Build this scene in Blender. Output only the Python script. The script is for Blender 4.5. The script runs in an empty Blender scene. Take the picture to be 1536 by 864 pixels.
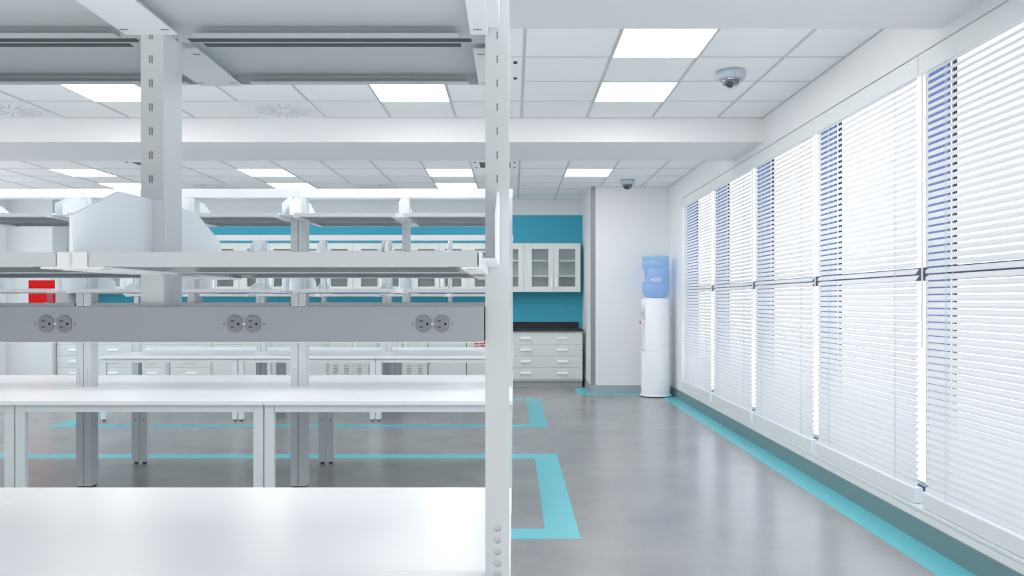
import bpy, bmesh, math
from mathutils import Vector, Matrix
C = bpy.context.scene.collection
PI = math.pi
CAMZ = 1.364
F = 1190.0
VX, VY = 770.5, 452.0
def PX(px, Y): return (px - VX) * Y / F
def PZ(py, Y): return CAMZ + (VY - py) * Y / F

# ---------------------------------------------------------------- materials
def srgb(r, g, b):
    f = lambda c: (c/255/12.92) if c/255 <= 0.04045 else ((c/255+0.055)/1.055)**2.4
    return (f(r), f(g), f(b), 1)
def mat(name, rgb, rough=0.5, metal=0.0, spec=0.5, emis=None, estr=0.0, trans=0.0, coat=0.0, bump=0.0, bscale=2.5):
    m = bpy.data.materials.new(name); m.use_nodes = True
    nt = m.node_tree; b = nt.nodes['Principled BSDF']
    b.inputs['Base Color'].default_value = srgb(*rgb)
    b.inputs['Roughness'].default_value = rough
    b.inputs['Metallic'].default_value = metal
    b.inputs['Specular IOR Level'].default_value = spec
    b.inputs['Transmission Weight'].default_value = trans
    b.inputs['Coat Weight'].default_value = coat
    if emis:
        b.inputs['Emission Color'].default_value = srgb(*emis)
        b.inputs['Emission Strength'].default_value = estr
    # faint procedural variation so no surface is perfectly flat
    n = nt.nodes.new('ShaderNodeTexNoise'); n.inputs['Scale'].default_value = bscale
    tc = nt.nodes.new('ShaderNodeTexCoord'); nt.links.new(tc.outputs['Object'], n.inputs['Vector'])
    if bump > 0:
        bp = nt.nodes.new('ShaderNodeBump'); bp.inputs['Strength'].default_value = bump
        bp.inputs['Distance'].default_value = 0.002
        nt.links.new(n.outputs['Fac'], bp.inputs['Height']); nt.links.new(bp.outputs['Normal'], b.inputs['Normal'])
    else:
        mr = nt.nodes.new('ShaderNodeMapRange')
        mr.inputs['To Min'].default_value = max(0, rough-0.03); mr.inputs['To Max'].default_value = min(1, rough+0.03)
        nt.links.new(n.outputs['Fac'], mr.inputs['Value']); nt.links.new(mr.outputs['Result'], b.inputs['Roughness'])
    return m

M = {}
M['wall'] = mat('wall_paint', (229, 230, 231), 0.7, bump=0.05, bscale=60)
M['wall_shade'] = mat('wall_paint_shaded', (214, 218, 220), 0.7, bump=0.05, bscale=60)  # wall paint again, darkened to put shading into the tone
M['beam'] = mat('beam_paint', (232, 232, 234), 0.7, bump=0.05, bscale=60)
M['teal'] = mat('teal_paint', (48, 150, 178), 0.6, spec=0.2, bump=0.05, bscale=60)
M['tile'] = mat('ceiling_tile', (246, 246, 246), 0.8, bump=0.2, bscale=200)
M['grid'] = mat('ceiling_grid', (188, 192, 196), 0.5)
M['panel'] = mat('light_panel', (255, 255, 255), 0.5, emis=(255, 255, 255), estr=7.0)
M['white_metal'] = mat('white_powdercoat', (222, 226, 229), 0.4)
M['post'] = mat('post_powdercoat', (200, 206, 209), 0.4)
M['shelf'] = mat('shelf_powdercoat', (184, 191, 195), 0.4)
M['channel'] = mat('channel_metal', (150, 156, 162), 0.45)
M['top'] = mat('white_laminate', (246, 247, 249), 0.26, spec=0.5, bump=0.02, bscale=4)
M['gap_shade'] = mat('painted_gap_shade', (62, 68, 72), 0.6, spec=0.2)  # dark colour standing for the shade in the shelf gap
M['plate'] = mat('bracket_plate_lit', (232, 238, 243), 0.35)  # bracket white brightened to carry window light on the plate sides
M['slot'] = mat('slot_dark', (110, 117, 122), 0.6)
M['hole'] = mat('hole_white', (238, 240, 242), 0.5)
M['outlet'] = mat('outlet_grey', (118, 124, 129), 0.45)
M['dark'] = mat('dark_plastic', (10, 11, 13), 0.5, spec=0.1)
M['foot'] = mat('foot_dark', (50, 54, 58), 0.5)
M['cab'] = mat('cabinet_paint', (212, 218, 216), 0.45)
M['cab_in'] = mat('cabinet_inside', (225, 230, 230), 0.5)
M['handle'] = mat('handle_white', (250, 250, 250), 0.25)
M['counter'] = mat('black_resin', (24, 23, 25), 0.4, spec=0.2)
M['kick'] = mat('toe_kick', (150, 156, 156), 0.5)
M['baseb'] = mat('baseboard', (150, 156, 160), 0.45)
M['baseb_r'] = mat('baseboard_tape_bounce', (92, 122, 126), 0.45)  # baseboard grey with the floor tape's teal reflection painted in
M['guard'] = mat('steel_guard', (128, 130, 138), 0.4, metal=0.3)
M['tape'] = mat('tape_teal', (78, 178, 190), 0.38)
M['red'] = mat('red_enamel', (196, 0, 0), 0.55, spec=0.08)
M['darkred'] = mat('dark_red', (120, 8, 10), 0.4)
M['blue_shade'] = mat('mullion_blue_shade', (74, 94, 150), 0.45)  # blue shade and sky reflection painted onto white mullion sides
M['winnavy'] = mat('backlit_frame', (34, 44, 74), 0.45)  # frame colour with its dark backlit shade put in
M['cooler'] = mat('cooler_plastic', (238, 241, 244), 0.25)
M['camring'] = mat('camera_housing', (170, 180, 194), 0.4)
M['lens'] = mat('lens_black', (14, 16, 18), 0.15)

def slat_material(name, rgb, tw=0.35, rough=0.5):
    m = bpy.data.materials.new(name); m.use_nodes = True; nt = m.node_tree
    for n in list(nt.nodes): nt.nodes.remove(n)
    out = nt.nodes.new('ShaderNodeOutputMaterial'); mx = nt.nodes.new('ShaderNodeMixShader')
    d = nt.nodes.new('ShaderNodeBsdfPrincipled'); d.inputs['Base Color'].default_value = srgb(*rgb); d.inputs['Roughness'].default_value = rough
    t = nt.nodes.new('ShaderNodeBsdfTranslucent'); t.inputs['Color'].default_value = srgb(*rgb)
    mx.inputs[0].default_value = tw
    nt.links.new(d.outputs[0], mx.inputs[1]); nt.links.new(t.outputs[0], mx.inputs[2]); nt.links.new(mx.outputs[0], out.inputs[0])
    return m
M['slat'] = slat_material('blind_slat', (218, 219, 222), 0.12)
M['mullion'] = slat_material('mullion_white', (250, 251, 252), 0.5)
M['valance'] = mat('blind_valance', (226, 229, 230), 0.5)

def glass_material(name, tint, fac, gloss=0.05):
    m = bpy.data.materials.new(name); m.use_nodes = True; nt = m.node_tree
    for n in list(nt.nodes): nt.nodes.remove(n)
    out = nt.nodes.new('ShaderNodeOutputMaterial'); mx = nt.nodes.new('ShaderNodeMixShader')
    t = nt.nodes.new('ShaderNodeBsdfTransparent'); t.inputs['Color'].default_value = tint
    g = nt.nodes.new('ShaderNodeBsdfGlossy'); g.inputs['Roughness'].default_value = gloss
    mx.inputs[0].default_value = fac
    nt.links.new(t.outputs[0], mx.inputs[1]); nt.links.new(g.outputs[0], mx.inputs[2]); nt.links.new(mx.outputs[0], out.inputs[0])
    return m
M['glass'] = glass_material('window_glass', (0.97, 0.99, 1, 1), 0.05)
M['cabglass'] = glass_material('cabinet_glass', (0.86, 0.9, 0.9, 1), 0.06)
M['dome'] = glass_material('dome_glass', (0.9, 0.93, 0.97, 1), 0.12)
M['smoke'] = glass_material('smoked_dome', (0.35, 0.35, 0.38, 1), 0.12)

# bottle: blue translucent plastic
def bottle_material():
    m = bpy.data.materials.new('blue_bottle'); m.use_nodes = True; nt = m.node_tree
    b = nt.nodes['Principled BSDF']; out = nt.nodes['Material Output']
    b.inputs['Base Color'].default_value = srgb(185, 222, 252); b.inputs['Roughness'].default_value = 0.12
    t = nt.nodes.new('ShaderNodeBsdfTranslucent'); t.inputs['Color'].default_value = srgb(165, 208, 255)
    tr = nt.nodes.new('ShaderNodeBsdfTransparent'); tr.inputs['Color'].default_value = srgb(205, 228, 255)
    a = nt.nodes.new('ShaderNodeMixShader'); a.inputs[0].default_value = 0.35
    c = nt.nodes.new('ShaderNodeMixShader'); c.inputs[0].default_value = 0.45
    nt.links.new(b.outputs[0], a.inputs[1]); nt.links.new(t.outputs[0], a.inputs[2])
    nt.links.new(a.outputs[0], c.inputs[1]); nt.links.new(tr.outputs[0], c.inputs[2]); nt.links.new(c.outputs[0], out.inputs[0])
    return m
M['bottle'] = bottle_material()

def floor_material():
    m = bpy.data.materials.new('polished_concrete'); m.use_nodes = True; nt = m.node_tree
    b = nt.nodes['Principled BSDF']
    tc = nt.nodes.new('ShaderNodeTexCoord')
    n1 = nt.nodes.new('ShaderNodeTexNoise'); n1.inputs['Scale'].default_value = 1.3; n1.inputs['Detail'].default_value = 8; n1.inputs['Roughness'].default_value = 0.62
    n2 = nt.nodes.new('ShaderNodeTexNoise'); n2.inputs['Scale'].default_value = 60; n2.inputs['Detail'].default_value = 4
    vo = nt.nodes.new('ShaderNodeTexVoronoi'); vo.inputs['Scale'].default_value = 3.2
    for n in (n1, n2, vo): nt.links.new(tc.outputs['Object'], n.inputs['Vector'])
    cr = nt.nodes.new('ShaderNodeValToRGB')
    cr.color_ramp.elements[0].position = 0.3; cr.color_ramp.elements[0].color = srgb(118, 119, 120)
    cr.color_ramp.elements[1].position = 0.72; cr.color_ramp.elements[1].color = srgb(140, 140, 139)
    nt.links.new(n1.outputs['Fac'], cr.inputs['Fac'])
    mr = nt.nodes.new('ShaderNodeMapRange'); mr.inputs['To Min'].default_value = 0.88; mr.inputs['To Max'].default_value = 1.10
    nt.links.new(n2.outputs['Fac'], mr.inputs['Value'])
    sp = nt.nodes.new('ShaderNodeMapRange'); sp.inputs['From Min'].default_value = 0.008; sp.inputs['From Max'].default_value = 0.02
    sp.inputs['To Min'].default_value = 0.45; sp.inputs['To Max'].default_value = 1.0
    nt.links.new(vo.outputs['Distance'], sp.inputs['Value'])
    mu = nt.nodes.new('ShaderNodeMath'); mu.operation = 'MULTIPLY'
    nt.links.new(mr.outputs[0], mu.inputs[0]); nt.links.new(sp.outputs[0], mu.inputs[1])
    hs = nt.nodes.new('ShaderNodeMix'); hs.data_type = 'RGBA'; hs.blend_type = 'MULTIPLY'; hs.inputs[0].default_value = 1
    cb = nt.nodes.new('ShaderNodeCombineColor')
    for i in range(3): nt.links.new(mu.outputs[0], cb.inputs[i])
    nt.links.new(cr.outputs['Color'], hs.inputs[6]); nt.links.new(cb.outputs[0], hs.inputs[7])
    nt.links.new(hs.outputs[2], b.inputs['Base Color'])
    r = nt.nodes.new('ShaderNodeMapRange'); r.inputs['To Min'].default_value = 0.16; r.inputs['To Max'].default_value = 0.32
    nt.links.new(n1.outputs['Fac'], r.inputs['Value']); nt.links.new(r.outputs[0], b.inputs['Roughness'])
    b.inputs['Specular IOR Level'].default_value = 0.5
    return m
M['floor'] = floor_material()

# ---------------------------------------------------------------- mesh helpers
class MB:
    def __init__(s): s.bm = bmesh.new(); s.mats = []
    def mi(s, m):
        if m not in s.mats: s.mats.append(m)
        return s.mats.index(m)
    def box(s, x0, x1, y0, y1, z0, z1, m='white_metal'):
        i = s.mi(m); v = [s.bm.verts.new((x, y, z)) for x in (x0, x1) for y in (y0, y1) for z in (z0, z1)]
        for f in ((0,1,3,2),(4,6,7,5),(0,4,5,1),(2,3,7,6),(0,2,6,4),(1,5,7,3)):
            s.bm.faces.new([v[k] for k in f]).material_index = i
        return s
    def prism(s, pts, axis, a, b, m='white_metal'):
        """pts 2-D polygon; extruded along axis from a to b"""
        i = s.mi(m)
        def P(u, v, w):
            return {'x': (w, u, v), 'y': (u, w, v), 'z': (u, v, w)}[axis]
        A = [s.bm.verts.new(P(u, v, a)) for u, v in pts]; B = [s.bm.verts.new(P(u, v, b)) for u, v in pts]
        s.bm.faces.new(A).material_index = i; s.bm.faces.new(B[::-1]).material_index = i
        n = len(pts)
        for k in range(n):
            s.bm.faces.new([A[k], B[k], B[(k+1) % n], A[(k+1) % n]]).material_index = i
        return s
    def disc(s, cx, cz, r, y0, y1, m, seg=24, flat=None, axis='y'):
        pts = []
        for k in range(seg):
            a = 2*PI*k/seg; u = r*math.cos(a); v = r*math.sin(a)
            if flat: u = max(-flat, min(flat, u))
            pts.append((cx+u, cz+v))
        return s.prism(pts, axis, y0, y1, m)
    def lathe(s, prof, m, seg=48, cx=0, cy=0, cap=True):
        i = s.mi(m); rings = []
        for r, z in prof:
            rings.append([s.bm.verts.new((cx+r*math.cos(2*PI*k/seg), cy+r*math.sin(2*PI*k/seg), z)) for k in range(seg)])
        for a, b in zip(rings, rings[1:]):
            for k in range(seg):
                f = s.bm.faces.new([a[k], a[(k+1) % seg], b[(k+1) % seg], b[k]]); f.material_index = i; f.smooth = True
        if cap:
            for r in (rings[0], rings[-1]): s.bm.faces.new(r).material_index = i
        return s
    def build(s, name, parent=None, bevel=0.0, loc=(0,0,0)):
        bmesh.ops.recalc_face_normals(s.bm, faces=s.bm.faces)
        me = bpy.data.meshes.new(name); s.bm.to_mesh(me); s.bm.free()
        for m in s.mats: me.materials.append(M[m])
        o = bpy.data.objects.new(name, me); C.objects.link(o); o.parent = parent; o.location = loc
        if bevel:
            b = o.modifiers.new('bevel', 'BEVEL'); b.width = bevel; b.segments = 2; b.limit_method = 'ANGLE'; b.angle_limit = 0.8
        return o
def box(name, x0, x1, y0, y1, z0, z1, m, parent=None, bevel=0.0):
    return MB().box(x0, x1, y0, y1, z0, z1, m).build(name, parent, bevel)
def struct(o): o['kind'] = 'structure'; return o
def tag(o, label, cat, group=None):
    o['label'] = label; o['category'] = cat
    if group: o['group'] = group
    return o
def empty(name, loc=(0,0,0), parent=None):
    o = bpy.data.objects.new(name, None); C.objects.link(o); o.location = loc; o.empty_display_size = 0.1; o.parent = parent
    return o
def copy_tree(o, parent=None):
    c = o.copy(); C.objects.link(c); c.parent = parent
    for ch in list(o.children): copy_tree(ch, c)
    return c
def text_mesh(name, body, size, m, parent, loc, rot, extrude=0.0006, align='CENTER'):
    cu = bpy.data.curves.new(name, 'FONT'); cu.body = body; cu.size = size; cu.extrude = extrude; cu.align_x = align
    t = bpy.data.objects.new(name, cu); C.objects.link(t)
    dg = bpy.context.evaluated_depsgraph_get(); dg.update()
    me = bpy.data.meshes.new_from_object(t.evaluated_get(dg)); bpy.data.objects.remove(t)
    me.materials.clear(); me.materials.append(M[m])
    o = bpy.data.objects.new(name, me); C.objects.link(o); o.parent = parent; o.location = loc; o.rotation_euler = rot
    return o

# ---------------------------------------------------------------- room shell
CEIL = CAMZ + 1.7053
BEAMZ = CAMZ + 1.478
XW = 2.315           # window wall plane
XL = -8.0            # left wall plane
YB = 13.24           # back wall plane
YF = -7.0            # wall behind the camera
YC = 11.76           # front of the protruding corner block
struct(box('floor', XL-0.3, XW+0.4, YF-0.2, YB+0.2, -0.1, 0, 'floor'))
struct(box('ceiling', XL-0.3, XW+0.4, YF-0.2, YB+0.2, CEIL, CEIL+0.1, 'tile'))
# dropped beams
beams = [(0.27-0.97, 0.27), (3.33, 4.30), (7.36, 8.336)]
for n, (a, b) in enumerate(beams):
    struct(box('trim_%d' % (n+1), XL, XW, a, b, BEAMZ, CEIL, 'beam'))
# suspended ceiling T bars
PIT = 0.6055
X0 = 0.072
cols = [X0 + PIT*k for k in range(-14, 5)]
cols = [c for c in cols if XL < c < XW-0.05]
fields = [(0.27, 3.33, 0.27), (4.30, 7.36, 4.92-0.61), (8.336, YB, 8.345)]
rows2 = [8.345+0.61*k for k in range(1, 8)]
rows1 = [4.315+0.6085*k for k in range(1, 5)]
rows0 = [0.27+0.61*k for k in range(1, 5)]
mb = MB(); T = 0.011; zt = CEIL-0.004
for (a, b, _), rows in zip(fields, (rows0, rows1, rows2)):
    for c in cols:
        bb = b
        if b == YB and c > 1.2: bb = YC
        mb.box(c-T, c+T, a, bb, zt, CEIL+0.001, 'grid')
    for r in rows:
        mb.box(XL, XW if r < YC else 1.15, r-T*0.8, r+T*0.8, zt+0.001, CEIL+0.001, 'grid')
    e = b if b != YB else YC
    mb.box(XW-0.012, XW, a, e, zt-0.001, CEIL+0.001, 'grid')   # wall angle
    if b != YB: mb.box(XL, XW, b-0.012, b, zt-0.001, CEIL+0.001, 'grid')
mb.box(XL, 1.15, YB-0.012, YB, zt-0.001, CEIL+0.001, 'grid')
mb.box(1.15, XW, YC-0.012, YC, zt-0.001, CEIL+0.001, 'grid')
struct(mb.build('trim_4'))

# window wall: solid pieces round one long opening
WZ0, WZ1 = 0.19, CAMZ+1.41
WY0, WY1 = 2.955, 10.93
mb = MB()
mb.box(XW, XW+0.25, YF, WY0, 0, CEIL, 'wall')
mb.box(XW, XW+0.25, WY1, YC+0.1, 0, CEIL, 'wall')
mb.box(XW, XW+0.25, WY0, WY1, WZ1+0.004, CEIL, 'wall')
mb.box(XW, XW+0.25, WY0, WY1, 0, WZ0-0.02, 'wall')
struct(mb.build('wall_right'))
struct(box('trim_5', XW-0.006, XW+0.24, WY0, WY1, WZ0-0.02, WZ0, 'valance', bevel=0.003))   # sill
struct(box('baseboard_right', XW-0.012, XW, YF, YC, 0, 0.122, 'baseb_r'))
# protruding corner block on the right
struct(box('wall_corner', 1.15, XW+0.25, YC, YB+0.2, 0, CEIL, 'wall'))
struct(MB().box(1.15, XW-0.012, YC-0.012, YC, 0, 0.12, 'baseb').box(1.138, 1.15, YC-0.012, YB, 0, 0.12, 'baseb').build('baseboard_corner'))
struct(MB().box(1.148, 1.213, YC-0.004, YC, 0.12, CEIL-0.004, 'guard').box(1.146, 1.15, YC-0.004, YC+0.06, 0.12, CEIL-0.004, 'guard').build('trim_6'))
# back wall: teal to 2.80 m, wall paint with shading in its tone above
TZ = CAMZ + 1.4386
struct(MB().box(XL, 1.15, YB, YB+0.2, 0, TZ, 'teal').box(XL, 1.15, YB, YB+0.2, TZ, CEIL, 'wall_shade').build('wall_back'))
# front wall behind the camera
struct(box('wall_front', XL-0.3, XW+0.25, YF-0.2, YF, 0, CEIL, 'wall'))
# left wall with a tall window
mb = MB()
LY0, LY1, LZ0, LZ1 = 4.2, 12.1, 0.12, 2.77
mb.box(XL-0.25, XL, YF, LY0, 0, CEIL, 'wall').box(XL-0.25, XL, LY1, YB+0.2, 0, CEIL, 'wall')
mb.box(XL-0.25, XL, LY0, LY1, LZ1, CEIL, 'wall').box(XL-0.25, XL, LY0, LY1, 0, LZ0, 'wall')
struct(mb.build('wall_left'))
YP = 12.5
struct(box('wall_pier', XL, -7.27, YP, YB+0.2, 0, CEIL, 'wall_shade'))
lw = struct(empty('window_6', (XL-0.12, (LY0+LY1)/2, LZ0)))
mb = MB(); n = 5
for k in range(n+1):
    y = -(LY1-LY0)/2 + (LY1-LY0)*k/n; y = max(-(LY1-LY0)/2+0.03, min((LY1-LY0)/2-0.03, y))
    mb.box(-0.04, 0.04, y-0.03, y+0.03, 0, LZ1-LZ0, 'white_metal')
mb.box(-0.039, 0.039, -(LY1-LY0)/2, (LY1-LY0)/2, 0, 0.06, 'white_metal').box(-0.039, 0.039, -(LY1-LY0)/2, (LY1-LY0)/2, LZ1-LZ0-0.06, LZ1-LZ0, 'white_metal')
mb.build('window_frame', lw)
box('window_pane', -0.004, 0.004, -(LY1-LY0)/2, (LY1-LY0)/2, 0.02, LZ1-LZ0-0.02, 'glass', lw)

# right-hand windows
joint = [2.955+1.595*k for k in range(6)]; joint[-1] = WY1
for k in range(5):
    a, b = joint[k], joint[k+1]
    w = struct(empty('window_%d' % (k+1), (2.53, (a+b)/2, WZ0)))
    h = WZ1-WZ0; hy = (b-a)/2
    mb = MB()
    mb.box(-0.06, 0.0, -hy, hy, 0, 0.06, 'winnavy').box(-0.04, 0.0, -hy, hy, h-0.02, h, 'valance')
    mb.box(-0.05, 0.0, -hy, hy, CAMZ+0.125-WZ0, CAMZ+0.205-WZ0, 'winnavy')
    mb.box(-0.016, 0.012, hy-0.006, hy, 0, h, 'dark')
    mb.build('window_frame', w)
    box('window_pane', -0.012, -0.006, -hy+0.02, hy-0.02, 0.02, h-0.02, 'glass', w)
    # deep mullion at the far side of the window: white face to the room, blue shading painted on its side
    y1 = hy + 0.03 if k < 4 else hy; y0 = hy+0.012 if k < 4 else hy-0.03
    xa, xb = 2.378-2.53, -0.017
    zc = [(0.13, CAMZ+0.128-WZ0), (CAMZ+0.197-WZ0, h)]
    mb = MB()
    for z0, z1 in zc:
        mb.box(xa, xa+0.006, y0, y1, z0, z1, 'mullion')
        mb.box(xa+0.006, xb, y0, y1, z0, z1, 'blue_shade')
    mb.box(xa+0.02, xb, y0, y1, 0, 0.05, 'winnavy').box(xa+0.01, xb, y0, y1, 0.05, 0.105, 'blue_shade').box(xa+0.005, xb, y0, y1, 0.105, 0.13, 'winnavy')
    mb.box(xa+0.01, xb, y0+0.002, y1-0.002, CAMZ+0.128-WZ0, CAMZ+0.197-WZ0, 'blue_shade')
    mb.build('mullion', w)

# ---------------------------------------------------------------- venetian blinds
def make_blind(a, b):
    L = (b-a)/2 - 0.046
    r = empty('venetian_blind', (2.345, (a+b)/2, WZ0))
    H = WZ1 - WZ0
    # valance with returns
    V = (b-a)/2 - 0.004
    mb = MB(); mb.box(-0.026, -0.018, -V, V, H-0.118, H-0.003, 'valance').box(-0.018, 0.03, -V, -V+0.008, H-0.118, H-0.003, 'valance').box(-0.018, 0.03, V-0.008, V, H-0.118, H-0.003, 'valance')
    mb.build('valance', r, 0.0015)
    box('headrail', -0.014, 0.028, -L, L, H-0.045, H-0.008, 'valance', r)
    # slats
    mb = MB(); i = mb.mi('slat'); bm = mb.bm
    w, th, p = 0.0385, math.radians(54), 0.0386
    z = 0.112; ch = 0.012
    while z < H-0.062:
        ring = []
        for q in range(5):
            t = q/4-0.5; u = t*w; cv = 0.0052*(1-4*t*t)
            x = u*math.cos(th) - cv*math.sin(th); zz = u*math.sin(th) + cv*math.cos(th)
            c = ch*(1 if q in (0, 4) else 0.15 if q in (1, 3) else 0)
            ring.append((bm.verts.new((x, -L+c, z+zz)), bm.verts.new((x, L-c, z+zz))))
        for (A, B), (D, E) in zip(ring, ring[1:]):
            f = bm.faces.new([A, B, E, D]); f.material_index = i; f.smooth = True
        z += p
    o = mb.build('slats', r)
    mb = MB(); mb.prism([(-0.026,0.004),(0.024,0.004),(0.028,0.02),(0.028,0.085),(0.022,0.094),(-0.02,0.094),(-0.026,0.088)], 'y', -L, L, 'valance')
    mb.build('bottom_rail', r, 0.002)
    for y in (-L+0.24, L-0.24):
        mb = MB()
        for dx in (-0.016, 0.016): mb.box(dx-0.0008, dx+0.0008, y-0.0012, y+0.0012, 0.09, H-0.06, 'slat')
        for dx in (-0.018,): mb.box(dx-0.0008, dx+0.0008, y+0.012, y+0.0145, 0.09, H-0.06, 'slat')
        mb.build('ladder_cord', r)
    mb = MB(); 
    mb.prism([(0.0045*math.cos(2*PI*k/8), 0.0045*math.sin(2*PI*k/8)) for k in range(8)], 'z', 0, 1.55, 'valance')
    o = mb.build('tilt_wand', r, loc=(-0.034, L-0.015, H-0.12-1.55))
    return r
blind_labels = ['white slatted venetian blind at the near end, cut off by the right edge',
                'white slatted venetian blind second from the near end of the window wall',
                'white slatted venetian blind in the middle, third of the five',
                'white slatted venetian blind second from the water cooler end',
                'white slatted venetian blind farthest off, beside the water cooler']
bl0 = make_blind(joint[0], joint[1])
for k in range(5):
    o = bl0 if k == 0 else copy_tree(bl0)
    o.location = (2.345, (joint[k]+joint[k+1])/2, WZ0)
    tag(o, blind_labels[k], 'blind', 'venetian blinds along the window wall')

# ---------------------------------------------------------------- ceiling panels and fittings
def make_light():
    r = empty('ceiling_light')
    h = PIT/2-0.006
    mb = MB(); mb.box(-h, h, -h, -h+0.008, -0.005, 0.004, 'white_metal').box(-h, h, h-0.008, h, -0.005, 0.004, 'white_metal')
    mb.box(-h, -h+0.008, -h+0.008, h-0.008, -0.005, 0.004, 'white_metal').box(h-0.008, h, -h+0.008, h-0.008, -0.005, 0.004, 'white_metal')
    mb.build('frame', r)
    box('diffuser', -h+0.008, h-0.008, -h+0.008, h-0.008, -0.003, 0.003, 'panel', r)
    return r
r1 = lambda k: 4.315+0.6085*(k+0.5); r2 = lambda k: 8.345+0.61*(k+0.5); r0 = lambda k: 0.27+0.61*(k+0.5)
cx = lambda k: X0+PIT*(k+0.5)
lights = [(cx(1), r1(1), 'glowing square panel light nearest the camera, beside the big dome camera'),
          (cx(1), r1(3), 'glowing square panel light just in front of the second beam, left of the dome camera'),
          (cx(1), r2(3), 'glowing square panel light before the small far dome camera'),
          (cx(-2), r1(1), 'glowing square panel light hidden above the near upper shelf, right of centre'),
          (cx(-2), r1(3), 'glowing square panel light just below the near upper shelf, left of the end post'),
          (cx(-2), r2(3), 'glowing square panel light behind the beam, left of the end post, nearer of its pair'),
          (cx(-2), r2(5), 'glowing square panel light behind the beam, left of the end post, farther of its pair'),
          (cx(-6), r1(1), 'glowing square panel light hidden above the near upper shelf, left of centre'),
          (cx(-6), r1(3), 'glowing square panel light just below the near shelf, left of the slotted middle post'),
          (cx(-6), r2(3), 'glowing square panel light behind the beam, right of the slotted post, nearer of its pair'),
          (cx(-6), r2(5), 'glowing square panel light behind the beam, right of the slotted post, farther of its pair'),
          (cx(-10), r2(3), 'glowing square panel light at the far left behind the beam, nearer of its pair'),
          (cx(-10), r2(5), 'glowing square panel light at the far left behind the beam, farther of its pair'),
          (cx(1), r0(2), 'glowing square panel light added overhead out of view, right of the bench end'),  # unseen panels above the camera, added for illumination
          (cx(-2), r0(2), 'glowing square panel light added overhead out of view, above the near bench'),
          (cx(-6), r0(2), 'glowing square panel light added overhead out of view, left of the near bench'),
          (cx(-10), r1(1), 'glowing square panel light over the far left aisle, nearer one'),
          (cx(-10), r1(3), 'glowing square panel light over the far left aisle before the beam')]
lt = make_light()
for k, (x, y, lab) in enumerate(lights):
    o = lt if k == 0 else copy_tree(lt)
    o.location = (x, y, CEIL-0.005); tag(o, lab, 'light', 'square panel lights in the ceiling')

def make_diffuser():
    r = empty('air_diffuser')
    h = PIT/2+0.004
    mb = MB(); mb.box(-h, h, -h, h, -0.006, 0.0, 'hole'); mb.build('face_plate', r)
    mb = MB()
    for k in range(16):
        a = 2*PI*k/16
        ca, sa = math.cos(a), math.sin(a)
        pts = [(0.075, -0.006), (0.24, 0.02), (0.245, 0.034), (0.075, 0.006)]
        mb.prism([(ca*u - sa*v, sa*u + ca*v) for u, v in pts], 'z', -0.0075, -0.005, 'grid')
    mb.build('swirl_vanes', r)
    return r
df = make_diffuser()
for k, (x, y, lab) in enumerate([(cx(-4), r1(4), 'square swirl air diffuser before the second beam, left of the centre light'),
                                 (cx(-8), r1(4), 'square swirl air diffuser at the far left edge before the second beam'),
                                 (cx(-4), r2(5), 'square swirl air diffuser behind the beam, between two pairs of lights'),
                                 (cx(-8), r2(5), 'square swirl air diffuser behind the beam, just right of the slotted post')]):
    o = df if k == 0 else copy_tree(df)
    o.location = (x, y, CEIL-0.004); tag(o, lab, 'air vent', 'square swirl diffusers in the ceiling')

def make_return():
    r = empty('return_grille')
    mb = MB(); h = PIT/2-0.012; mb.box(-h, h, -h, h, -0.005, 0.002, 'tile'); mb.build('face_plate', r)
    mb = MB()
    mb.box(-0.19, 0.19, -0.2, 0.2, -0.0065, -0.005, 'dark')
    mb.build('grille', r)
    mb = MB()
    for k in range(9): mb.box(-0.19, 0.19, -0.19+0.0465*k, -0.182+0.0465*k, -0.009, -0.0065, 'slot')
    mb.build('louvre_blades', r)
    for sx in (-0.243, 0.243):
        for sy in (-0.2, 0.2): box('corner_port', sx-0.014, sx+0.014, sy-0.028, sy+0.028, -0.0065, -0.005, 'dark', r)
    return r
rg = make_return()
for k, (x, y, lab) in enumerate([(cx(-1), r1(2), 'square return air grille mostly hidden behind the near end post, black corner ports'),
                                 (cx(-1), r2(2), 'square dark return air grille behind the beam at the end post'),
                                 (cx(-8), r2(2), 'square dark return air grille behind the beam, left of the slotted post')]):
    o = rg if k == 0 else copy_tree(rg)
    o.location = (x, y, CEIL-0.004); tag(o, lab, 'air vent', 'square return grilles in the ceiling')

def dome_camera(x, y, lab, smoked):
    r = tag(empty('dome_camera', (x, y, CEIL-0.004)), lab, 'security camera', 'white dome security cameras')
    MB().lathe([(0.101, 0), (0.103, -0.02), (0.103, -0.045), (0.094, -0.058), (0.072, -0.060)], 'camring', 48).build('housing', r)
    prof = [(0.070*math.cos(t), -0.060-0.070*math.sin(t)) for t in [PI/2*k/10 for k in range(10)]] + [(0.002, -0.130)]
    MB().lathe(prof, 'smoke' if smoked else 'dome', 40, cap=False).build('dome', r)
    mb = MB(); mb.box(-0.055, 0.05, -0.03, 0.04, -0.095, -0.060, 'lens')
    o = mb.build('lens_mount', r, 0.008)
    l = MB().lathe([(0.027, 0.0), (0.030, 0.01), (0.030, 0.05), (0.02, 0.05), (0.018, 0.045)], 'lens', 24).build('lens', r)
    l.location = (-0.02, 0.0, -0.082); l.rotation_euler = (math.radians(112), 0, 0)
    box('status_hole', -0.0015, 0.0015, -0.1045, -0.100, -0.042, -0.034, 'dark', r)
    return r
dome_camera(1.615, 5.88, 'large nearer dome camera with clear bubble beside the ceiling lights', False)
dome_camera(1.60, 11.15, 'small far dome camera with dark bubble above the water cooler corner', True)

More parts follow.
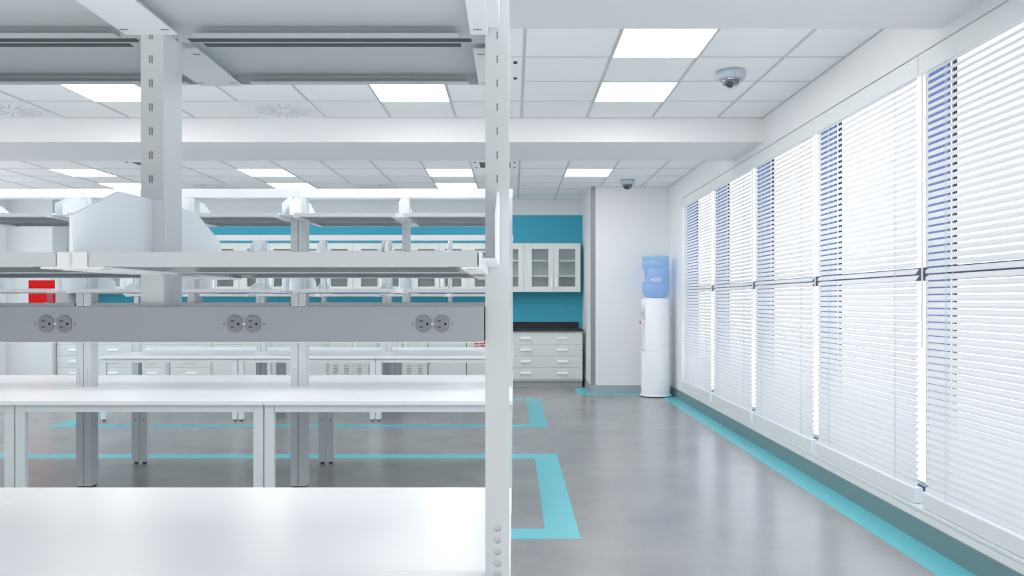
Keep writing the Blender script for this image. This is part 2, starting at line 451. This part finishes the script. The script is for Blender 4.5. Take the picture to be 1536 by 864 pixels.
# ---------------------------------------------------------------- floor tape
XR = -0.006
def ring_tape(x0, x1, y0, y1, w, lab):
    mb = MB(); z = 0.0015
    mb.box(x0, x1, y0, y0+w, 0, z, 'tape').box(x0, x1, y1-w, y1, 0, z, 'tape')
    mb.box(x0, x0+w, y0+w, y1-w, 0, z, 'tape').box(x1-w, x1, y0+w, y1-w, 0, z, 'tape')
    tag(mb.build('floor_tape'), lab, 'floor tape', 'teal floor tape outlines')
ring_tape(-5.09, 0.385, 4.555, 7.085, 0.2, 'wide teal tape rectangle on the floor around the middle bench row')
ring_tape(-5.09, 0.375, 8.59, 11.11, 0.2, 'wide teal tape rectangle on the floor around the far bench row')
mb = MB(); z = 0.0015
mb.box(2.108, XW-0.013, -1.0, YC-0.013, 0, z, 'tape').box(0.95, 2.108, YC-0.213, YC-0.013, 0, z, 'tape').box(0.95, 1.137, YC-0.013, 12.5, 0, z, 'tape')
tag(mb.build('floor_tape'), 'long teal tape strip along the window wall and round the corner block', 'floor tape', 'teal floor tape outlines')

# ---------------------------------------------------------------- lab benches
W = 1.5667
def boolean_holes(o, spots, r, d, yface):
    """round blind holes cut into the front face of a post"""
    cm = MB()
    for x, z in spots: cm.disc(x, z, r, yface-0.01, yface+d, 'hole', 20)
    c = cm.build('cutter')
    m = o.modifiers.new('b', 'BOOLEAN'); m.operation = 'DIFFERENCE'; m.object = c; m.solver = 'EXACT'
    dg = bpy.context.evaluated_depsgraph_get(); dg.update()
    me = bpy.data.meshes.new_from_object(o.evaluated_get(dg)); o.modifiers.clear(); o.data = me
    bpy.data.objects.remove(c)

def make_unit():
    r = empty('lab_bench')
    e = 0.0015
    for s in (-1, 1):
        y0, y1 = sorted((s*0.052, s*0.88))
        box('worktop', -W+e, -e, y0, y1, 0.715, 0.740, 'top', r, 0.0015)
    mb = MB()
    for a, b in ((-W+0.06, -0.06),): mb.box(a, b, -0.0518, 0.0518, 0.712, 0.7398, 'top')
    mb.build('spine_cover', r)
    for s in (-1, 1):
        y0, y1 = sorted((s*0.815, s*0.85))
        MB().box(-W+0.068, -0.068, y0, y1, 0.667, 0.713, 'white_metal').build('apron', r, 0.001)
        for xx in (-0.055, -W+0.025):
            a, b = sorted((s*0.814, s*0.052))
            box('side_rail', xx, xx+0.03, a, b, 0.667, 0.713, 'white_metal', r)
        for x0 in (-0.065, -W+0.005):
            mb = MB()
            c = 0.012
            mb.prism([(x0+c, 0.018), (x0+0.06-c, 0.018), (x0+0.06, 0.018+c), (x0+0.06, 0.7135), (x0, 0.7135), (x0, 0.018+c)], 'y', y0, y1, 'white_metal')
            ys = y0-0.0006
            if s == 1: mb.disc(x0+0.03, 0.37, 0.006, ys, y0+0.001, 'dark', 10)
            l = mb.build('leg', r, 0.0012)
            MB().disc(x0+0.03, (y0+y1)/2, 0.018, 0.0, 0.018, 'foot', 14, axis='z').build('foot', l)
    # posts
    for pos, cxp in (('e', -0.030), ('l', -W+0.0285), ('m', -W/2)):
        h = 0.025 if pos == 'm' else 0.0275 if pos == 'l' else 0.026
        if pos == 'l': pos = 'e'
        z0 = 1.3535 if pos == 'm' else 0.015
        p = MB().box(cxp-h, cxp+h, -0.048, 0.048, z0, 2.12, 'post')
        if pos == 'e': p.box(cxp-h+0.006, cxp+h-0.006, -0.04, 0.04, 0.0, z0, 'foot')
        p = p.build('upright_post', r)
        if pos == 'e':
            boolean_holes(p, [(cxp, 0.869-0.0256*k) for k in range(5)], 0.0085, 0.005, -0.048)
            bv = p.modifiers.new('bevel', 'BEVEL'); bv.width = 0.002; bv.segments = 2; bv.limit_method = 'ANGLE'
        else:
            bv = p.modifiers.new('bevel', 'BEVEL'); bv.width = 0.002; bv.segments = 2; bv.limit_method = 'ANGLE'
        # slots punched in front and back faces, kept in the post's own mesh
        mb = MB(); mb.bm.from_mesh(p.data); rev = {M[k].name: k for k in M}; mb.mats = [rev[q.name] for q in p.data.materials]; zz = CAMZ+(452-53)*1.732/F - 0.0085
        k = -4
        while True:
            z = zz - 0.0523*k
            k += 1
            if z > 2.09: continue
            if z < (1.6 if pos == 'm' else 1.455): break
            for sy in (-0.0484, 0.0480):
                if pos == 'm':
                    for dx in (-0.0057, -0.0004): mb.box(cxp+dx-0.0012, cxp+dx+0.0022, sy, sy+0.0004, z, z+0.017, 'slot')
                else: mb.box(cxp-0.0016, cxp+0.0018, sy, sy+0.0004, z, z+0.017, 'slot')
        me = bpy.data.meshes.new('upright_post'); mb.bm.to_mesh(me); mb.bm.free()
        for q in mb.mats: me.materials.append(M[q])
        p.data = me
    box('top_rail', -W+0.0005, -0.0005, -0.05, 0.05, 2.1203, 2.186, 'white_metal', r, 0.002)
    # service channel with outlets
    ch = MB().box(-W+0.059, -0.0585, -0.065, 0.065, 1.277, 1.353, 'channel').box(-0.0583, -0.0565, -0.06, 0.06, 1.278, 1.352, 'dark')
    ch.box(-W+0.059, -0.0585, -0.0665, 0.0665, 1.2745, 1.277, 'white_metal')
    ch = ch.build('power_channel', r, 0.0012)
    for x in (-0.169, -0.577, -0.985, -1.393):
        y = -0.065; zc = CAMZ-(485.8-452)*1.715/F
        mb = MB()
        for dx in (-0.0195, 0.0195):
            mb.disc(x+dx, zc, 0.0190, y-0.0006, y, 'slot', 40, 0.0166)
            mb.disc(x+dx, zc, 0.0180, y-0.0022, y-0.0006, 'outlet', 40, 0.0156)
            for dz, wd in ((0.0062, 0.0043), (-0.0068, 0.0035)):
                mb.box(x+dx-0.005-wd, x+dx-0.005+wd, y-0.0026, y-0.0022, zc+dz-0.0011, zc+dz+0.0011, 'dark')
            mb.disc(x+dx+0.0078, zc, 0.0027, y-0.0026, y-0.0022, 'dark', 12)
        mb.box(x-0.0045, x+0.0045, y-0.0012, y, zc-0.001, zc+0.001, 'handle')
        for dx in (-0.043, 0.043): mb.disc(x+dx, zc, 0.0028, y-0.0008, y, 'outlet', 12)
        mb.build('duplex_outlet', ch)
    # shelves and brackets at two heights
    for zb in (CAMZ+0.0623, CAMZ+0.585):
        zt = zb+0.0255
        for xa, xb in ((-W+0.059, -W/2-0.0295), (-W/2+0.0295, -0.059)):
            for s in (-1, 1):
                y0, y1 = sorted((s*0.016, s*0.362)); t = 0.0018
                mb = MB()
                mb.box(xa, xb, y0, y1, zt-t, zt, 'shelf')
                mb.box(xa, xb, y0, y0+t, zb, zt-t, 'shelf').box(xa, xb, y1-t, y1, zb, zt-t, 'shelf')
                mb.box(xa+0.055, xb-0.055, y0+t, y0+0.028, zb, zb+t, 'gap_shade' if s == 1 else 'shelf').box(xa+0.055, xb-0.055, y1-0.028, y1-t, zb, zb+t, 'shelf')
                if s == 1: mb.box(xa+0.03, xb-0.03, -0.0155, y0, zb+0.002, zb+0.005, 'gap_shade')  # strip painted dark as the shade between the two shelves
                mb.box(xa, xa+t, y0+t, y1-t, zb+0.006, zt-t, 'shelf').box(xb-t, xb, y0+t, y1-t, zb+0.006, zt-t, 'shelf')
                mb.build('shelf', r)
        for kind, c in (('m', -W/2), ('r', 0), ('l', -W)):
            for s in (-1, 1):
                Y = lambda y: s*y
                mb = MB()
                def bx(x0, x1, ya, yb, z0, z1, m='white_metal'):
                    ya, yb = sorted((Y(ya), Y(yb)))
                    if kind == 'l': x0, x1 = -x1, -x0
                    mb.box(c+x0, c+x1, ya, yb, z0, z1, m)
                def plate(x0, x1):
                    if kind == 'l': x0, x1 = -x1, -x0
                    pts = [(Y(0.362), zb+0.013), (Y(0.362), zb+0.092), (Y(0.193), zb+0.157), (Y(0.05), zb+0.160), (Y(0.05), zb+0.013)]
                    if kind == 'm': pts[0] = (Y(0.362), zb); pts[-1] = (Y(0.05), zb)
                    mb.prism(pts, 'x', c+x0, c+x1, 'plate')
                if kind == 'm':
                    bx(-0.056, 0.056, 0.05, 0.362, zb-0.004, zb-0.0004)
                    bx(-0.027, 0.027, 0.356, 0.362, zb-0.0004, zt)
                    bx(-0.024, -0.022, 0.05, 0.356, zb-0.0004, zt-0.006); bx(0.022, 0.024, 0.05, 0.356, zb-0.0004, zt-0.006)
                    plate(-0.005, 0.001)
                    bx(-0.004, 0.024, 0.0485, 0.052, zt, zb+0.158)
                    for dx in (-0.044, 0.044):
                        for yy in (0.085, 0.33): bx(dx-0.009, dx+0.009, yy-0.003, yy+0.003, zb-0.0046, zb-0.004, 'slot')
                else:
                    bx(-0.088, -0.050, 0.05, 0.362, zb-0.004, zb-0.0004)
                    bx(-0.0565, -0.050, 0.05, 0.362, zb-0.0004, zt)
                    bx(-0.050, -0.0245, 0.05, 0.362, zb+0.0118, zb+0.0148)
                    plate(-0.0275, -0.0245)
                    for yy in (0.085, 0.33): bx(-0.08, -0.062, yy-0.003, yy+0.003, zb-0.0046, zb-0.004, 'slot')
                mb.build('shelf_bracket', r)
    return r
unit = make_unit()
rowY = [1.78, 5.84, 9.88]
ulab = {(0,0): 'nearest white lab bench with grey power channel, its end post cutting the picture',
        (0,1): 'white lab bench joined to the left of the nearest one',
        (1,0): 'middle row white lab bench at the aisle end, behind the near end post',
        (1,1): 'middle row white lab bench between the two double posts',
        (1,2): 'middle row white lab bench at the left edge of the picture',
        (2,0): 'far row white lab bench at the aisle end, before the wall cabinets',
        (2,1): 'far row white lab bench in the centre of its row',
        (2,2): 'far row white lab bench at the left end with an open corner'}
first = True
for (rw, u), lab in ulab.items():
    o = unit if first else copy_tree(unit); first = False
    o.location = (XR-W*u, rowY[rw], 0)
    tag(o, lab, 'lab bench', 'white two-sided lab benches in rows')

# ---------------------------------------------------------------- base cabinets along the back wall
YK = 12.58
def handle_h(parent, x, z, y, w=0.165):
    mb = MB(); mb.prism([(y, z+0.016), (y-0.022, z+0.012), (y-0.024, z-0.016), (y-0.014, z-0.02), (y, z-0.012)], 'x', x-w/2, x+w/2, 'handle')
    mb.build('handle', parent)
def handle_v(parent, x, z0, z1, y):
    MB().box(x-0.012, x+0.012, y-0.028, y-0.018, z0, z1, 'handle').box(x-0.008, x+0.008, y-0.018, y, z0, z0+0.02, 'handle').box(x-0.008, x+0.008, y-0.018, y, z1-0.02, z1, 'handle').build('handle', parent, 0.003)
def base_cabinet(x0, x1, kind, lab, hpos=None):
    r = empty('base_cabinet', ((x0+x1)/2, (YK+YB)/2, 0)); c = (x0+x1)/2; hw = (x1-x0)/2-0.002
    ya, yb = YK-(YK+YB)/2, YB-(YK+YB)/2-0.003
    box('carcass', -hw, hw, ya+0.02, yb, 0.10, 0.888, 'cab', r)
    mb = MB(); mb.box(-hw+0.005, hw-0.005, ya+0.05, yb, 0, 0.10, 'kick'); mb.build('toe_kick', r)
    zt, zb = 0.872, 0.112
    if kind == 'drawers':
        zs = [PZ(y, YK) for y in (499, 516.3, 533.8, 551.2, 568.8)]
        for a, b in zip(zs, zs[1:]):
            d = box('drawer', -hw+0.022, hw-0.022, ya, ya+0.02, b+0.002, a-0.002, 'cab', r, 0.0015)
            for h in hpos: handle_h(d, h-c, (a+b)/2+0.005, ya)
    elif kind == 'drawer_doors':
        zm = PZ(516.3, YK); zs = PZ(499, YK)
        box('drawer', -hw+0.022, hw-0.022, ya, ya+0.02, zm+0.002, zs, 'cab', r, 0.0015)
        for s in (-1, 1):
            a, b = sorted((s*0.0015, s*(hw-0.022)))
            box('door', a, b, ya, ya+0.02, zb, zm-0.002, 'cab', r, 0.0015)
    elif kind == 'louvre':
        for s in (-1, 1):
            a, b = sorted((s*0.002, s*(hw-0.022)))
            mb = MB().box(a, b, ya, ya+0.02, zb, 0.872, 'cab')
            m = (a+b)/2
            for q in (-1, 1):
                xm = m+q*0.088
                for n in range(7):
                    z = PZ(547.5+2.55*n, YK)
                    mb.box(xm-0.038, xm+0.038, ya-0.001, ya, z-0.004, z+0.005, 'foot')
                    mb.box(xm-0.038, xm+0.038, ya-0.004, ya-0.001, z+0.004, z+0.010, 'cab')
            d = mb.build('door', r)
            handle_v(d, s*0.045, 0.62, 0.80, ya)
    elif kind == 'safety':
        for s in (-1, 1):
            a, b = sorted((s*0.006, s*(hw-0.01)))
            d = box('door', a, b, ya, ya+0.02, zb, 0.872, 'cab', r, 0.0015)
            if s == -1: box('latch', a+0.004, a+0.016, ya-0.014, ya, 0.37, 0.44, 'foot', d)
        box('door_gap', -0.006, 0.006, ya+0.004, ya+0.02, zb, 0.872, 'dark', r)
        xa, xb = PX(711.8, YK)-c, PX(750, YK)-c
        s = box('warning_sign', xa, xb, ya-0.003, ya, PZ(520.2, YK), PZ(506.5, YK), 'red', r)
        text_mesh('lettering', 'KEEP FIRE AWAY', 0.052, 'handle', s, (xa+0.012, ya-0.0035, PZ(519.4, YK)), (PI/2, 0, 0), align='LEFT')
        text_mesh('lettering', 'FLAMMABLE', 0.074, 'handle', s, (xa+0.006, ya-0.0035, PZ(514.9, YK)), (PI/2, 0, 0), align='LEFT')
    tag(r, lab, 'cabinet', 'pale grey base cabinets along the teal wall')
P = lambda px: PX(px, YK)
base_cabinet(P(84), P(200), 'drawers', 'grey four-drawer base cabinet at the left end, beside the red box', (P(112), P(170)))
base_cabinet(P(200.2), P(317.5), 'drawers', 'grey four-drawer base cabinet second from the left end', (P(228), P(287.5)))
base_cabinet(P(317.7), P(407), 'drawer_doors', 'plain two-door base cabinet with top drawer right after the drawer cabinets')
base_cabinet(P(407.2), P(491.5), 'drawer_doors', 'plain two-door base cabinet with top drawer beside the louvred doors')
base_cabinet(P(491.7), P(567), 'louvre', 'base cabinet with slotted louvre doors, left one of two')
base_cabinet(P(567.2), P(641.5), 'louvre', 'base cabinet with slotted louvre doors, right one of two')
base_cabinet(P(642.3), P(757), 'safety', 'wide two-door base cabinet with red keep fire sign')
base_cabinet(P(757.5), P(874), 'drawers', 'grey four-drawer base cabinet at the right end by the corner block', (P(788.5), P(843.5)))
ct = empty('black_countertop', (0, YB-0.35, 0.89))
box('slab', P(83), P(874.6), 12.545-(YB-0.35), YB-0.002-(YB-0.35), 0, 0.03, 'counter', ct, 0.002)
box('backsplash', P(83), PX(868, 13.2), YB-0.025-(YB-0.35), YB-0.002-(YB-0.35), 0.03, 0.132, 'counter', ct, 0.002)
tag(ct, 'long black resin countertop with low upstand along the teal wall', 'countertop')

# ---------------------------------------------------------------- glass-door wall cabinets
def make_wall_cabinet():
    r = empty('wall_cabinet')
    w = 0.876; zb = PZ(438, 12.89); zt = PZ(364.8, 12.89); H = zt-zb; D = 0.33; t = 0.02
    # origin: bottom right front
    mb = MB()
    mb.box(-w, -w+t, 0.02, D, 0, H, 'cab').box(-t, 0, 0.02, D, 0, H, 'cab').box(-w+t, -t, 0.02, D, 0, t, 'cab').box(-w+t, -t, 0.02, D, H-t, H, 'cab')
    mb.box(-w+t, -t, D-0.01, D, t, H-t, 'cab_in').box(-w/2-0.01, -w/2+0.01, 0.02, D-0.01, t, H-t, 'cab')
    mb.box(-w, 0, 0.0, 0.02, H-0.018, H, 'cab')
    mb.build('carcass', r)
    box('filler_strip', -w-0.05, -w, 0.01, 0.03, 0, H, 'cab', r)
    for z in (PZ(391, 12.95)-zb, PZ(414, 12.95)-zb):
        MB().box(-w+t, -w/2-0.01, 0.03, D-0.01, z-0.012, z+0.012, 'handle').box(-w/2+0.01, -t, 0.03, D-0.01, z-0.012, z+0.012, 'handle').build('shelf', r)
    for k in range(2):
        x0 = -w+0.002 + k*(w/2); x1 = x0+w/2-0.004; s = 0.082; z0, z1 = 0.004, H-0.02
        mb = MB().box(x0, x0+s, 0, 0.018, z0, z1, 'cab').box(x1-s, x1, 0, 0.018, z0, z1, 'cab')
        mb.box(x0+s, x1-s, 0, 0.018, z0, z0+0.085, 'cab').box(x0+s, x1-s, 0, 0.018, z1-0.072, z1, 'cab')
        d = mb.build('door', r, 0.001)
        box('glass_pane', x0+s, x1-s, 0.008, 0.011, z0+0.085, z1-0.072, 'cabglass', d)
        hx = x1-0.03 if k == 0 else x0+0.035
        MB().box(hx-0.012, hx+0.012, -0.03, -0.02, 0.08, 0.225, 'handle').box(hx-0.008, hx+0.008, -0.02, 0, 0.09, 0.105, 'handle').box(hx-0.008, hx+0.008, -0.02, 0, 0.2, 0.215, 'handle').build('handle', d)
    return r, zb
wc, wzb = make_wall_cabinet()
ords = ['first', 'second', 'third', 'fourth', 'fifth', 'sixth', 'seventh', 'eighth', 'ninth']
for k in range(9):
    o = wc if k == 0 else copy_tree(wc)
    o.location = (1.086-0.9262*k, 12.905, wzb)
    tag(o, 'white glass-door wall cabinet on the teal wall, %s from the corner block' % ords[k], 'cabinet', 'glass-door wall cabinets')

# ---------------------------------------------------------------- red extinguisher box on the left pier
rb = empty('fire_cabinet', (PX(62.0, 12.47), YP, PZ(475, 12.4)))
hw = (PX(81.6, 12.47)-PX(42.4, 12.47))/2; hh = PZ(420, 12.4)-PZ(475, 12.4)
box('case', -hw, hw, -0.03, 0.004, 0, hh, 'red', rb, 0.004)
x0 = PX(68.5, 12.35)-PX(62.5, 12.4); x1 = PX(77, 12.35)-PX(62.5, 12.4)
box('handle_recess', x0, x1, -0.034, -0.03, 0.05, PZ(441, 12.35)-PZ(475, 12.4), 'darkred', rb)
box('latch', x0-0.03, x0-0.012, -0.04, -0.03, 0.16, 0.22, 'handle', rb)
tag(rb, 'red fire equipment cabinet on the wall at the far left', 'fire cabinet')

# ---------------------------------------------------------------- water cooler and bottle
cxw, cyw = (PX(983.2, 11.4), 11.40)
wcool = tag(empty('water_cooler', (cxw, cyw, 0)), 'tall white round water cooler in the corner by the window', 'water cooler')
R = 0.206
b = MB().lathe([(0.214, 0.03), (R+0.001, 0.05), (R, 0.07), (R, 1.39), (R-0.012, 1.406), (0.10, 1.408), (0.02, 1.408)], 'cooler', 64).build('body', wcool)
# dispensing niche cut into the side that faces the aisle
cut = MB().box(-0.4, -0.165, -0.3, 0.10, 0.70, 1.16, 'cooler').build('cutter', wcool)
md = b.modifiers.new('b', 'BOOLEAN'); md.object = cut; md.operation = 'DIFFERENCE'; md.solver = 'EXACT'
dg = bpy.context.evaluated_depsgraph_get(); dg.update()
me = bpy.data.meshes.new_from_object(b.evaluated_get(dg)); b.modifiers.clear(); b.data = me; bpy.data.objects.remove(cut)
MB().lathe([(0.222, 0.012), (0.224, 0.03), (0.214, 0.036)], 'cooler', 64).build('base_ring', wcool)
MB().lathe([(0.21, 0.0), (0.21, 0.012)], 'dark', 48).build('foot_ring', wcool)
MB().lathe([(R+0.0008, 0.668), (R+0.0022, 0.672), (R+0.0022, 0.682), (R+0.0008, 0.686)], 'hole', 64, cap=False).build('seam_band', wcool)
MB().box(-0.226, -0.165, -0.11, 0.06, 0.685, 0.705, 'cooler').build('drip_tray', wcool, 0.006)
mt = MB().box(-0.20, -0.165, -0.075, 0.0, 1.05, 1.10, 'cooler').box(-0.225, -0.2, -0.06, -0.02, 1.03, 1.075, 'cooler').build('tap', wcool, 0.005)
MB().box(-0.236, -0.222, -0.07, -0.035, 1.045, 1.078, 'red').build('hot_lever', mt, 0.004)
bt = tag(empty('water_bottle', (cxw, cyw, 1.408)), 'blue translucent water bottle upside down on the white cooler', 'bottle')
Z = lambda py: PZ(py, 11.4)-1.408
prof = [(0.03, 0.002), (0.11, 0.006), (0.12, Z(446)+0.0), (0.15, Z(443.5)), (0.178, Z(439.5)), (0.188, Z(436)), (0.190, Z(430)), (0.178, Z(428)), (0.178, Z(426.5)), (0.190, Z(425)), (0.190, Z(405)), (0.178, Z(403.5)), (0.178, Z(402.5)), (0.190, Z(401)), (0.190, Z(393)), (0.177, Z(391.8)), (0.177, Z(390.8)), (0.190, Z(389.5)), (0.189, Z(386)), (0.180, Z(384.3)), (0.02, Z(384))]
prof = sorted(set(prof), key=lambda p: prof.index(p))
bb = MB().lathe(prof, 'bottle', 56).build('bottle_body', bt)
cut = MB().box(-0.4, -0.137, -0.3, 0.3, Z(423.5), Z(404), 'bottle').build('cutter', bt)
md = bb.modifiers.new('b', 'BOOLEAN'); md.object = cut; md.operation = 'DIFFERENCE'; md.solver = 'EXACT'
dg = bpy.context.evaluated_depsgraph_get(); dg.update()
me = bpy.data.meshes.new_from_object(bb.evaluated_get(dg)); bb.modifiers.clear(); bb.data = me; bpy.data.objects.remove(cut)
text_mesh('moulded_letters', 'H2O', 0.075, 'handle', bt, (-0.03, -0.192, Z(423)), (PI/2, 0, 0))

# ---------------------------------------------------------------- world, lights, camera
w = bpy.data.worlds.new('sky'); bpy.context.scene.world = w; w.use_nodes = True
nt = w.node_tree; bg = nt.nodes['Background']
tc = nt.nodes.new('ShaderNodeTexCoord'); sx = nt.nodes.new('ShaderNodeSeparateXYZ'); cr = nt.nodes.new('ShaderNodeValToRGB')
nt.links.new(tc.outputs['Generated'], sx.inputs[0]); 
mr = nt.nodes.new('ShaderNodeMapRange'); mr.inputs['From Min'].default_value = -0.4; mr.inputs['From Max'].default_value = 0.6
nt.links.new(sx.outputs['Z'], mr.inputs['Value']); nt.links.new(mr.outputs[0], cr.inputs['Fac'])
cr.color_ramp.elements[0].position = 0.25; cr.color_ramp.elements[0].color = (0.98, 0.97, 1.0, 1)
cr.color_ramp.elements[1].position = 0.8; cr.color_ramp.elements[1].color = (0.72, 0.88, 1.0, 1)
nt.links.new(cr.outputs[0], bg.inputs['Color']); bg.inputs['Strength'].default_value = 1.2

def area(name, loc, rot, sx, sy, power, col=(1,1,1)):
    l = bpy.data.lights.new(name, 'AREA'); l.shape = 'RECTANGLE'; l.size = sx; l.size_y = sy; l.energy = power; l.color = col
    o = bpy.data.objects.new(name, l); C.objects.link(o); o.location = loc; o.rotation_euler = rot; return o
area('rear_fill', (-2.8, -6.8, 1.6), (PI/2, 0, 0), 9.5, 2.8, 18)  # unseen fill lamp added behind the camera to brighten front faces
area('side_fill', (2.28, 1.95, 1.55), (0, PI/2, 0), 2.3, 1.8, 15, (0.84, 0.93, 1.0))  # added lamp on solid wall, stands in for windows out of frame
area('beam_fill', (-2.8, 4.32, BEAMZ+0.1), (PI/2-0.6, 0, 0), 9.5, 0.18, 15)  # hidden fill added at the beam to brighten the middle bench row
area('beam_fill', (-2.8, 8.36, BEAMZ+0.1), (PI/2-0.6, 0, 0), 9.5, 0.18, 15)  # same added fill for the far bench row
area('low_fill', (-2.8, -0.9, 0.12), (PI-0.1, 0, 0), 9.5, 1.4, 35)  # unseen upward fill added to lift the ceiling
area('low_fill', (-2.8, 0.42, 0.1), (PI, 0, 0), 9.5, 0.8, 42)  # unseen upward fill added to lift the near shelf undersides
cam = bpy.data.cameras.new('camera'); co = bpy.data.objects.new('camera', cam); C.objects.link(co)
co.location = (0, 0, CAMZ); co.rotation_euler = (PI/2, 0, 0)
cam.sensor_width = 36; cam.lens = F/1536*36
cam.shift_x = -(VX-768)/1536; cam.shift_y = (VY-432)/1536
cam.clip_start = 0.05; cam.clip_end = 100
bpy.context.scene.camera = co
sc = bpy.context.scene
sc.view_settings.view_transform = 'Standard'
sc.view_settings.gamma = 1.25
sc.view_settings.exposure = 0.97
sc.cycles.max_bounces = 10; sc.cycles.diffuse_bounces = 6; sc.cycles.transparent_max_bounces = 12
sc.cycles.sample_clamp_indirect = 6
